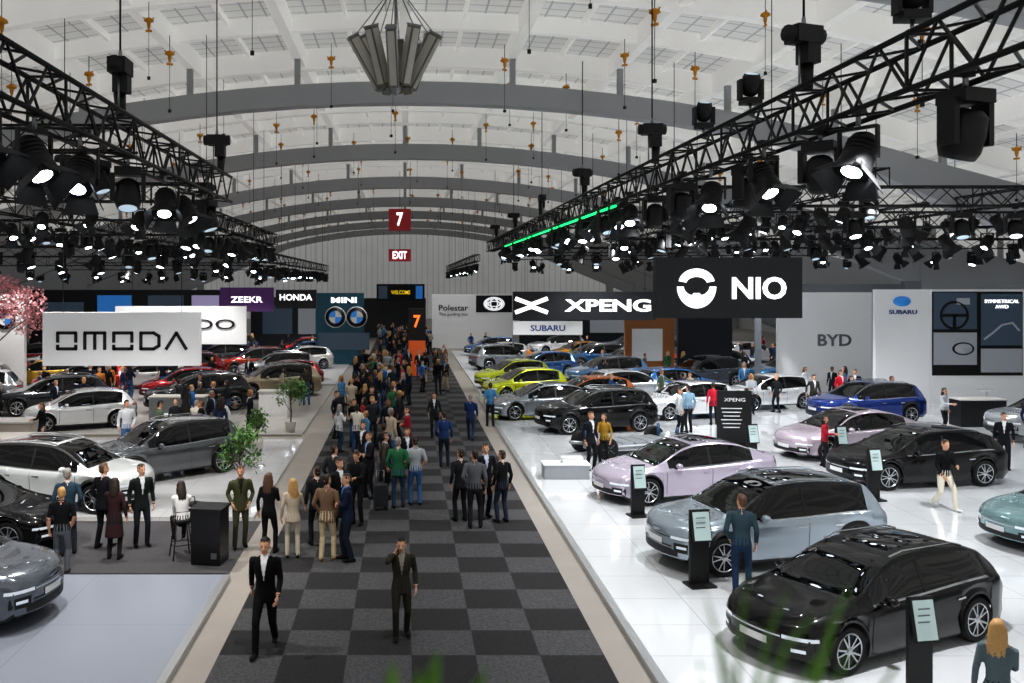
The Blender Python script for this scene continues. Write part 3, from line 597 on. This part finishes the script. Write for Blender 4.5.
PZ=[k for k in F if k not in('sit','phone')]; WK=('walk','wwalk','mwalk')
def crowd(n,x0,x1,y0,y1,z=0,seed=1,wall=None):
    rr=random.Random(seed); t=0; c0=0
    def ok(x,y):
        if not(x0<=x<=x1 and y0<=y<=y1): return False
        if any((x-a)**2+((y-b))**2<.3 for a,b in ALL): return False
        if any(abs(x-c.location.x)<3.0 and abs(y-c.location.y)<1.6 for c in CARS): return False
        return not(13<x<27 and 52.5<y<54.3)
    while c0<n and t<3000:
        t+=1; cx=rr.uniform(x0,x1); cy=rr.uniform(y0,y1); g=rr.choice((1,1,2,3,3,4)); r=.3+.16*g; a0=rr.uniform(0,6.28)
        for i in range(g):
            a=a0+6.28*i/max(1,g)+rr.uniform(-.25,.25); x=cx+(r*math.cos(a) if g>1 else 0); y=cy+(r*math.sin(a) if g>1 else 0)
            if not ok(x,y): continue
            c0+=1
            d=(cx-x,cy-y); rot=math.degrees(math.atan2(d[0],-d[1]))+rr.uniform(-20,20) if g>1 else rr.choice((0,180))+rr.uniform(-25,25)
            pz=rr.choice([k for k in PZ if k not in WK]) if g>1 else rr.choice(WK+('hold','back'))
            P(pz,x,y,rot,rr.uniform(1.62,1.88),rr.choice(DK if rr.random()<.58 else CO),rr.choice(('#e4e6ea','#9db6d8','#20242c')),rr.choice(DK+['#2f4257','#38557d','#b8a88e','#4a6a94']),rr.choice(list(HAIR)),z,rr.choice(list(SK)))
crowd(15,-2.7,.2,27.5,38,seed=3); crowd(38,-2.8,.6,36,57,seed=4); crowd(9,.6,2.9,36,60,seed=14); crowd(44,-3.2,2.2,58,92,seed=5)
crowd(10,-13,-4.5,29.5,32.8,.08,6); crowd(38,-24,-4.2,34.5,49.5,.08,7); crowd(36,-28,-4.2,51.5,73,.08,8); crowd(10,-18,-10.5,25.5,32,.08,11)
crowd(14,4.5,22,38,45,.1,9); crowd(32,4.3,30,47.5,75,.08,10)
# ---------------------------------------------------------------- furniture and stand items
def totem(x,y,h=1.35,w=.36,rot=10,z=.1):
    b=MB(); b.box((0,0,.02),(w+.12,.4,.04),0); b.box((0,.03,h/2),(w,.07,h),0)
    M=Matrix.Rotation(math.radians(-12),3,'X'); b.box((0,-.05,h-.28),(w*.98,.05,.6),0,M); b.box((0,-.082,h-.28),(w*.86,.012,.52),1,M)
    for i in range(4): b.box((-w*.08,-.093+.0,h-.12-i*.09),(w*.5,.006,.018),2,M)
    return b.obj('info_totem',[BLACK,mat('totem_screen','#a9bcbb',.3,emit=.22),mat('print_grey','#57636a',.6)],(x,y,z),rot)
for a in ((5.55,16.95,1.42,.38),(5.7,22.0,1.25,.34),(7.05,12.3,1.4,.36),(12.3,23.6,1.35,.34),(13.7,28.3,1.2,.34),(10.8,28.0,1.3,.34)): totem(*a)
b=MB(); b.box((0,0,1.05),(1.15,.1,1.9),0); b.box((0,0,.05),(1.3,.5,.1),0); text(b,'XPENG',0,-.05,1.7,.7,.12,1); 
for i in range(6): b.box((-.1,-.055,1.4-i*.13),(.7-.08*(i%3),.01,.03),1)
b.obj('display_board',[BLACK,WHITE],(11.3,30.9,.1),-4)
b=MB(); b.box((0,0,.2),(1.3,.6,.4),0); b.box((0,0,.42),(1.36,.66,.04),1); b.box((.2,0,.52),(.6,.35,.16),1); b.obj('display_plinth',[mat('plinth_grey','#9a9ea3',.5,noise=.05),WHITE],(4.7,26.4,.1))
# rolling electric chassis cutaway
b=MB(); b.box((0,0,.3),(2.6,1.25,.16),0); 
for s in(-1,1):
    b.tube([(-2.1,s*.42,.42),(-1.3,s*.6,.3),(1.3,s*.6,.3),(2.1,s*.42,.42)],[.06]*4,1,8)
    b.tube([(s*1.45,-.75,.36),(s*1.45,.75,.36)],[.05,.05],1,8); b.ell((s*1.45,0,.42),(.32,.3,.24),2,14,9); b.tube([(s*1.45,-.5,.4),(s*1.45,-.55,.85)],[.07,.05],3,8); b.tube([(s*1.45,.5,.4),(s*1.45,.55,.85)],[.07,.05],3,8)
    for t in(-1,1):
        M=Matrix.Translation((s*1.45,t*.8,.36))@Matrix.Rotation(-t*math.pi/2,4,'X')
        b.rev([(.25,-.11),(.34,-.11),(.36,-.08),(.36,.08),(.34,.115),(.26,.115)],M,4,24); b.rev([(.26,.1),(.22,.04),(.05,.04)],M,5,20)
        for k in range(5):
            q=2*math.pi*k/5; b.tube([M@V((.04*math.cos(q),.04*math.sin(q),.09)),M@V((.25*math.cos(q),.25*math.sin(q),.1))],[.03,.02],1,5)
for i in range(5): b.box((-.95+i*.48,0,.42),(.42,1.1,.1),2)
b.obj('electric_chassis',[mat('chassis_white','#d5d9dc',.35,.2),STEEL,mat('cast_alu','#b5babf',.3,.7),mat('damper','#2a4b6b',.4),TYRE,RIMD],(7.6,30.2,.1),200)
# bar stool and black counter
b=MB()
for sx in(-1,1):
    for sy in(-1,1): b.tube([(sx*.12,sy*.12,.76),(sx*.21,sy*.21,0)],[.014,.014],0,6)
for z,r in((.3,.19),):
    for a,c in(((-r,-r),(r,-r)),((r,-r),(r,r)),((r,r),(-r,r)),((-r,r),(-r,-r))): b.tube([(a[0],a[1],z),(c[0],c[1],z)],[.011,.011],0,5)
b.box((0,0,.78),(.36,.34,.05),0); b.tube([(-.15,.16,.78),(-.15,.19,1.0),(.15,.19,1.0),(.15,.16,.78)],[.013]*4,0,6)
SM=b.mesh('bar_stool',[BLACK]); place('bar_stool',SM,(-4.72,19.0,.01),205); place('bar_stool',SM,(-4.75,20.4,.01),150)
b=MB(); b.box((0,0,.57),(.62,.55,1.1),0); b.box((0,0,1.14),(.7,.62,.05),0); b.box((.18,-.279,.2),(.12,.01,.12),1); b.obj('welcome_counter',[mat('black_panel','#0d0d0f',.35,noise=.2),STEEL],(-4.05,18.7,.01),-8)
def counter(x,y,w,d,h,hexc,z=.08,rot=0):
    b=MB(); b.box((0,0,h/2),(w,d,h),0); b.box((0,0,h+.02),(w+.08,d+.08,.05),1); b.box((0,-d/2-.006,h*.5),(w*.9,.012,h*.75),2); b.obj('reception_counter',[mat('cnt'+hexc,hexc,.5,noise=.06),mat('counter_top','#c9c6c0',.3),mat('cntp'+hexc,hexc,.6,noise=.1)],(x,y,z),rot)
counter(-12.6,27.6,3.2,1.2,1.0,'#8a8078'); counter(-13.8,30.8,2.4,1.0,1.0,'#a39a90'); counter(-9.2,36.6,2.2,.8,1.1,'#8c9093'); counter(-5.6,38.5,1.2,.7,1.1,'#e0e0e0'); counter(22.9,36,1.8,.8,1.05,'#17181b',.1); counter(25.5,29,2,.8,1.05,'#e0e2e4',.1)
# round tables
b=MB(); b.rev([(.32,0),(.32,.02),(.04,.04),(.04,1.02),(.35,1.03),(.36,1.06),(.001,1.06)],Matrix.Identity(4),0,20); RT=b.mesh('bistro_table',[WHITE])
for x,y in((11.2,35.6),(-8.4,31.9),(-16.3,34.9),(25.2,39)): place('bistro_table',RT,(x,y,.1 if x>0 else .08))
# suitcase
b=MB(); b.box((0,0,.36),(.36,.24,.55),0); b.tube([(-.1,.1,.6),(-.1,.1,.98),(.1,.1,.98),(.1,.1,.6)],[.012]*4,1,5)
for sx in(-1,1):
    for sy in(-1,1): b.ell((sx*.14,sy*.08,.04),(.03,.03,.04),0,8,5)
for i in range(5): b.box((-.14+i*.07,-.124,.36),(.012,.012,.5),0)
b.obj('suitcase',[mat('case_shell','#2b2d31',.4),STEEL],(-.62,23.0,.012),10)
# plants
def leafy(mb,c,r,n,mi,size,rr):
    for _ in range(n):
        while True:
            q=V((rr.uniform(-1,1),rr.uniform(-1,1),rr.uniform(-1,1)))
            if .3<q.length<1: break
        p=V(c)+V((q.x*r[0],q.y*r[1],q.z*r[2])); s=size*rr.uniform(.6,1.3)
        M=Matrix.Rotation(rr.uniform(0,6.28),3,'Z')@Matrix.Rotation(rr.uniform(-1.2,1.2),3,'X')
        mb.add([p+M@V(k) for k in((0,0,0),(s*.35,s*.5,.02),(0,s*1.1,0),(-s*.35,s*.5,.02))],[(0,1,2,3)],mi)
LEAF=mat('leaf_green','#4f7a34',.5,noise=.35,nscale=3); BARK=mat('bark','#5a4636',.8,noise=.2)
def tree(name,x,y,z,h,leafm,n,r,size,seed,pot=True):
    rr=random.Random(seed); b=MB()
    if pot: b.rev([(.16,0),(.22,.38),(.24,.4),(.2,.4),(.19,.36),(.001,.36)],Matrix.Identity(4),2,16)
    b.tube([(0,0,.3 if pot else 0),(.03,0,h*.35),(-.02,.03,h*.6),(0,0,h*.8)],[.03*h/2,.025*h/2,.02*h/2,.01*h],1,7)
    for k in range(9):
        a=rr.uniform(0,6.28); z0=h*rr.uniform(.35,.65); q=V((math.cos(a)*r*.7,math.sin(a)*r*.7,z0+h*rr.uniform(.1,.3)))
        b.tube([(0,0,z0),tuple(V((0,0,z0)).lerp(q,.5)+V((0,0,.08))),tuple(q)],[.012*h/2,.008*h/2,.004*h],1,5); leafy(b,q,(r*.45,r*.45,h*.13),n//9,0,size,rr)
    leafy(b,(0,0,h*.82),(r*.6,r*.6,h*.18),n//3,0,size,rr)
    b.obj(name,[leafm,BARK,mat('plant_pot','#d9d4cb',.5)],(x,y,z))
tree('potted_tree',-4.2,22.9,.08,2.1,LEAF,380,.55,.11,1); tree('potted_tree',-4.4,34.6,.08,2.2,LEAF,380,.6,.13,2); tree('potted_tree',-5.0,30.4,.08,1.5,LEAF,300,.4,.12,3)
tree('cherry_tree',-18.9,41.6,.08,6.2,mat('blossom','#e6a9ae',.6,noise=.25,nscale=4),3600,2.2,.17,5,False)
# ---------------------------------------------------------------- signs
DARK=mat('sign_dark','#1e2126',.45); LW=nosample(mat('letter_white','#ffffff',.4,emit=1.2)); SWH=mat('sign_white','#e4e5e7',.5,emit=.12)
def hang(b,x0,x1,y,z,top=8.3,mi=2):
    for x in(x0,x1): b.tube([(x,y,z),(x,y,top)],[.012,.012],mi,4)
b=MB(); b.box((8.95,25,5.67),(4.05,.28,1.68),0)
y=24.86
# twin arc emblem: upper arch, lower bowl
CX=8.05
for s in (1,-1):
    R=[]
    for i in range(17):
        a=math.radians(10+160*i/16)
        if s>0: po,pi=(math.cos(a)*.50,5.78+math.sin(a)*.42),(math.cos(a)*.29,5.78+math.sin(a)*.19)
        else:
            a=math.radians(180*i/16); po,pi=(math.cos(a)*.54,5.70-math.sin(a)*.60),(math.cos(a)*.36+.0,5.70-math.sin(a)*.26)
            if abs(math.cos(a))<.2: pi=(pi[0],pi[1]+.08)
        R.append([(CX+po[0],y-.03,po[1]),(CX+pi[0],y-.03,pi[1]),(CX+pi[0],y,pi[1]),(CX+po[0],y,po[1])])
    b.rings(R,1,False,True)
text(b,'NIO',9.78,y,5.66,1.5,.62,1,bold=.025); hang(b,7.3,10.7,25,6.5)
b.obj('hanging_sign',[DARK,LW,TRUSS])
b=MB(); b.box((8.95,45,4.66),(7.1,.3,1.42),0); text(b,'XPENG',10.1,44.85,4.68,4.3,.62,1,bold=.03)
for s in(-1,1):
    stroke(b,[(6.3-.75,4.68+s*.33),(6.3,4.68+s*.05),(6.3+.75,4.68+s*.33)],.2,44.85,1)
hang(b,6,12,45,5.3,8); b.obj('hanging_sign',[DARK,LW,TRUSS])
b=MB(); b.box((-7.85,25,4.25),(4.35,.22,1.48),0)
z=4.2;h=.22;yy=24.89;wd=.085
def O(x): stroke(b,[(x-.25,z-h*.1),(x-.25,z+h),(x+.25,z+h),(x+.25,z-h*.1)],wd,yy,1); stroke(b,[(x-.25,z-h*.6),(x-.25,z-h),(x+.25,z-h),(x+.25,z-h*.6)],wd,yy,1)
O(-9.35); stroke(b,[(-8.85,z-h),(-8.85,z+h),(-8.3,z+h),(-8.3,z-h)],wd,yy,1); stroke(b,[(-8.575,z+h),(-8.575,z-h)],wd,yy,1); O(-7.8)
stroke(b,[(-7.3,z-h),(-7.3,z+h),(-6.95,z+h),(-6.8,z+h*.6),(-6.8,z-h*.6),(-6.95,z-h),(-7.3,z-h)],wd,yy,1); stroke(b,[(-6.6,z-h),(-6.32,z+h),(-6.05,z-h)],wd,yy,1)
hang(b,-9.5,-6.2,25,4.95,8.4); b.obj('hanging_sign',[SWH,BLACK,TRUSS],(0,0,0))
b=MB(); b.box((-9.45,38,4.02),(5.5,.22,1.6),0); text(b,'JAECOO',-9.3,37.88,4.0,4.3,.55,1,bold=.0); hang(b,-11.5,-7.4,38,4.8,7.6); b.obj('hanging_sign',[SWH,BLACK,TRUSS])
def panel(name,x0,x1,y,z0,z1,m,txt=None,tm=LW,tw=.6,th=.35,tz=.5,d=.3,extra=None):
    b=MB(); b.box(((x0+x1)/2,y,(z0+z1)/2),(x1-x0,d,z1-z0),0); 
    if txt: text(b,txt,(x0+x1)/2,y-d/2,z0+(z1-z0)*tz,(x1-x0)*tw,th,1,bold=.02)
    if extra: extra(b,y-d/2)
    return b.obj(name,[m,tm,BLACK,mat('scr_blue','#2f74b8',.4,emit=.4),mat('scr_teal','#5aa7a0',.4,emit=.4),mat('scr_orange','#a85a3a',.4,emit=.3),mat('scr_lilac','#9c94b8',.4,emit=.4),CHROME,WHITE,mat('scr_slate','#3c4a58',.3,emit=.3),mat('scr_grey','#8d9299',.3,emit=.25),mat('silver_letter','#e9ebee',.3,.3,emit=.6)])
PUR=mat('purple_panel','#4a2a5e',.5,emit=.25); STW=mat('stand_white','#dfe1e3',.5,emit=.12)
panel('hanging_sign',-12.3,-8.75,60,3.9,5.5,PUR,'ZEEKR',LW,.6,.4)
panel('hanging_sign',-8.6,-5.9,60,4.1,5.35,mat('grey_panel','#2b2c31',.5),'HONDA',LW,.8,.42,.6)
def roundel(x,z,r):
    def f(b,y):
        M=Matrix.Translation((x,y,z))@Matrix.Rotation(math.pi/2,4,'X'); b.rev([(r,0),(r,.05)],M,8,24); b.rev([(r*.93,.05),(r*.93,.07)],M,2,24)
        for k in range(4):
            ps=[(0,0)]+[(r*.6*math.cos(a),r*.6*math.sin(a)) for a in [k*math.pi/2+i*math.pi/8 for i in range(5)]]
            b.add([(x+p[0],y-.08,z+p[1]) for p in ps],[tuple(range(6))],3 if k%2 else 8)
    return f
def twor(b,y):
    roundel(-4.9,3.4,.75)(b,y); roundel(-3.4,3.4,.75)(b,y); text(b,'MINI',-4.3,y,4.6,1.8,.4,1,bold=.03); b.box((-4.3,y-.02,1.7),(3.6,.04,1.2),9)
panel('brand_wall',-6.3,-2.9,63.5,.0,5.1,mat('night_wall','#1f4a5a',.5,emit=.12),extra=twor)
panel('brand_wall',-22.2,-20.2,47.9,0,5.2,WHITE,extra=roundel(-21.2,3.9,.6))
def scr(lst):
    def f(b,y):
        for x0,x1,z0,z1,mi in lst: b.box(((x0+x1)/2,y-.03,(z0+z1)/2),(x1-x0,.06,z1-z0),mi)
    return f
panel('brand_wall',-27.5,-13,66,0,5.3,mat('dark_wall','#1b1e24',.5),extra=scr([(-26.5,-23.5,1.5,4.4,9),(-22.5,-20,2.2,4.9,3),(-18.8,-16.2,2,4.9,9),(-15.6,-13.6,2,4.9,6)]))
panel('brand_wall',-42,-28,56.8,0,5.6,mat('dark_wall2','#23262c',.5),extra=scr([(-40,-36,1.5,4.4,6),(-34,-30,2,4.6,3)]))
panel('brand_wall',-13,-6.4,76,0,4.6,mat('dark_wall3','#2b2f36',.5),extra=scr([(-12,-9.5,1.5,3.9,9),(-9,-7,1.5,3.9,10)]))
panel('entrance_screen',-2.9,2.0,92,4.0,5.7,BLACK,'WELCOME',mat('yel','#e6c62a',.4,emit=.6),.4,.4,extra=scr([(-2.7,-1.8,4.2,5.5,9),(1.1,1.8,4.2,5.5,3)]))
boxo('wall_entrance',-6,2.2,95,95.4,0,4.2,mat('dk_grey','#3a3c40',.6,noise=.1))
def pole(b,y):
    text(b,'Polestar',4.3,y,3.6,2.6,.5,1,bold=.01); text(b,'The guiding star',4.3,y,3.0,2.6,.32,1)
    b.box((7.9,y-.02,3.95),(3.2,.04,1.5),2)
    M=Matrix.Translation((7.9,y-.06,3.95))@Matrix.Rotation(math.pi/2,4,'X')
    for sx,sy,r in ((1.9,1.25,.42),(.75,1.2,.42),(1.35,.55,.42)):
        b.rings([[M@V(((r+.075*math.cos(q))*math.cos(a)*sx,(r+.075*math.cos(q))*math.sin(a)*sy,.03*math.sin(q))) for q in [0,1.57,3.14,4.71]] for a in [i*math.pi/12 for i in range(25)]],11,True,False)
panel('brand_wall',2.4,9.6,80,.0,4.8,STW,tm=mat('txt_blk','#22252a',.5),extra=pole)
panel('brand_wall',9.9,22,78,0,4.9,mat('dark_wall4','#22262d',.5),extra=scr([(11,14,1.5,4,9),(16,20,1.5,4,10)]))
panel('fascia_sign',7.2,11.8,60,2.35,3.25,STW,'SUBARU',mat('sub_blue','#1d3f86',.5),.5,.4)
for x in (7.25,11.75): boxo('fascia_post',x-.05,x+.05,60.2,60.3,.08,2.5,STEEL)
panel('brand_wall',16.2,19.4,53.5,0,5.3,mat('navy_wall','#141924',.5)); panel('brand_wall',13.0,15.9,53.3,0,3.9,mat('wood_wall','#9a6234',.5,noise=.15),extra=scr([(13.4,15.2,1.2,3.1,8)]))
panel('brand_wall',19.6,25.5,47.4,0,5.6,STW,'BYD',mat('sil','#7f858b',.3,.8),.3,.62,.5)
panel('brand_wall',25.7,26.6,46.5,0,5.9,mat('grey_fin','#7d8288',.5)); 
b=MB(); b.box((21,44.9,5.55),(6.5,2.5,.4),0)
for x in(18.0,24.0): b.box((x,45.9,2.7),(.25,.25,5.4),0)
b.obj('stand_canopy',[mat('canopy_grey','#6d7278',.5,noise=.05)])
def subl(b,y):
    M=Matrix.Translation((23.1,y,4.95))@Matrix.Rotation(math.pi/2,4,'X')@Matrix.Scale(1.7,4,(1,0,0)); b.rev([(.24,0),(.24,.04)],M,3,20)
    text(b,'SUBARU',23.15,y,4.45,1.3,.2,1,bold=.02)
panel('brand_wall',21.9,24.4,42,0,5.5,STW,tm=mat('sub_blue','#1d3f86',.5),extra=subl)
# printed billboard: steering wheel, dashboard, car emblem
def bill(b,y):
    b.box((26.6,y-.02,3.45),(4.2,.04,3.9),2); b.box((25.55,y-.05,4.5),(2.0,.04,1.7),9); b.box((27.7,y-.05,4.1),(1.9,.04,2.4),9)
    M=Matrix.Translation((25.5,y-.09,4.3))@Matrix.Rotation(math.pi/2,4,'X')
    b.rings([[M@V(((.62+.06*math.cos(q))*math.cos(a),(.62+.06*math.cos(q))*math.sin(a),.04*math.sin(q))) for q in [0,1.57,3.14,4.71]] for a in [i*math.pi/12 for i in range(25)]],2,True,False)
    b.box((25.5,y-.09,4.3),(1.2,.04,.14),2); b.box((25.5,y-.09,4.0),(.14,.04,.6),2); b.box((25.9,y-.09,4.95),(.6,.04,.3),10)
    b.box((25.55,y-.05,2.75),(2.0,.04,1.5),10); M=Matrix.Translation((25.9,y-.08,2.75))@Matrix.Rotation(math.pi/2,4,'X')@Matrix.Scale(1.7,4,(1,0,0)); b.rev([(.3,0),(.3,.03)],M,2,20); b.rev([(.24,.03),(.24,.05)],M,10,20)
    b.box((27.7,y-.05,2.2),(1.9,.04,1.1),10)
    stroke(b,[(26.9,3.2),(27.3,3.5),(27.7,3.85),(28.2,3.95),(28.5,3.6)],.08,y-.07,10)
    text(b,'SYMMETRICAL',27.7,y-.07,4.95,1.6,.16,1); text(b,'AWD',27.7,y-.07,4.7,.6,.16,1)
panel('billboard_wall',24.5,28.9,42,0,5.5,STW,extra=bill); panel('brand_wall',29,40,42,0,5.7,WHITE,extra=scr([(30,34,1.2,4.8,9),(35,39,1.2,4.8,6)]))
# hall number signs
for z0,z1 in((9.9,11.5),(7.5,8.4)):
    b=MB(); b.box((-.4,70,(z0+z1)/2),(1.7,1.7,z1-z0),0); text(b,'7' if z1>9 else 'EXIT',-.4,69.15,(z0+z1)/2,.5 if z1>9 else 1.1,(z1-z0)*.65,1,bold=.03); b.tube([(-.4,70,z1),(-.4,70,14.5 if z1>9 else 9.9)],[.02,.02],2,4)
    b.obj('hall_number_sign',[mat('sign_red','#a3262c',.5,emit=.1),LW,TRUSS])
b=MB(); b.box((.75,56.6,3.2),(1.05,.6,2.0),0); b.box((.75,56.6,1.1),(1.05,.6,2.2),1); text(b,'7',.75,56.3,3.4,.45,.8,2,bold=.03); b.obj('wayfinding_totem',[BLACK,mat('orange','#d0602c',.5,emit=.15),nosample(mat('orange_letter','#f07a30',.5,emit=.8))],(0,0,.0))
# ---------------------------------------------------------------- balcony planter near the viewpoint
boxo('balcony_wall',-3,3,.75,1.25,0,4.7,SW)
b=MB(); b.box((.25,.95,4.85),(1.3,.26,.3),1); rr=random.Random(5)
def blade(x,y,l,dx,dy,w,mi=0,z0=4.98):
    R=[]
    for i in range(7):
        u=i/6; p=V((x+dx*u*u,y+dy*u*u,z0+l*u*(1-.25*u*u))); ww=w*math.sin(math.pi*(.08+.9*u))*1
        R.append([p-V((ww,0,0)),p+V((0,.004,.002)),p+V((ww,0,0))])
    b.rings(R,mi,True,False,False)
for i in range(18): blade(.385+rr.uniform(-.05,.08),.95+rr.uniform(-.06,.06),rr.uniform(.46,.68),rr.uniform(-.05,.09),rr.uniform(-.06,.06),rr.uniform(.003,.006))
for i in range(10): blade(.02+rr.uniform(-.05,.06),.95+rr.uniform(-.05,.05),rr.uniform(.50,.565),rr.uniform(-.05,.06),rr.uniform(-.04,.04),rr.uniform(.012,.02))
b.obj('planter',[mat('leaf_bright','#5c8c2c',.5,noise=.3,emit=0),mat('planter_grey','#5a5c5e',.6)])
# ---------------------------------------------------------------- lights
def spot(x,y,z,e,tx,ty,ang=110,col=(1,.98,.96),r=.18):
    l=bpy.data.lights.new('spot','SPOT'); l.energy=e*1.4; l.spot_size=math.radians(ang); l.spot_blend=.6; l.color=col; l.shadow_soft_size=r
    o=bpy.data.objects.new('stage_lamp_beam',l); S.collection.objects.link(o); o.location=(x,y,z)
    o.rotation_euler=(V((tx,ty,0))-V((x,y,z))).to_track_quat('-Z','Y').to_euler()
for x,y in ((7,13),(7,19),(7,26),(14,20),(14,27),(10,33),(16,35),(22,27),(22,36),(9,42),(16,44),(28,36)): spot(x,y,8.0,1450,x+.8,y+.8,col=(.97,.98,1))
for x,y in ((-6,14),(-6,20),(-9,26),(-12,20),(-14,29),(-9,36),(-16,38),(-12,45),(-20,46)): spot(x,y,7.7,900,x-1.2,y+.5,col=(1,.96,.92))
for x,y in ((-10,55),(-18,57),(-10,66),(8,54),(16,56),(24,54),(10,66),(20,66)): spot(x,y,7.2,1200,x,y+1)
for y in (12,22,34,48,62,78): spot(0,y,13,1350,0,y+3,90,col=(1,.97,.93))
w=bpy.data.worlds.new('world'); S.world=w; w.use_nodes=True; bg=w.node_tree.nodes['Background']; bg.inputs[0].default_value=(1,.98,.96,1); bg.inputs[1].default_value=.5
# ---------------------------------------------------------------- camera
c=bpy.data.cameras.new('camera'); co=bpy.data.objects.new('camera',c); S.collection.objects.link(co); S.camera=co
co.location=(0,0,5.8); co.rotation_euler=(math.pi/2,0,0); c.sensor_width=36; c.lens=900/1024*36; c.shift_x=107/1024; c.shift_y=-58.5/1024
c.clip_start=.05; c.clip_end=400; c.dof.use_dof=True; c.dof.focus_distance=24; c.dof.aperture_fstop=2.0
S.view_settings.view_transform='Standard'; S.view_settings.exposure=.12
try: S.view_settings.look='Medium High Contrast'
except Exception: pass
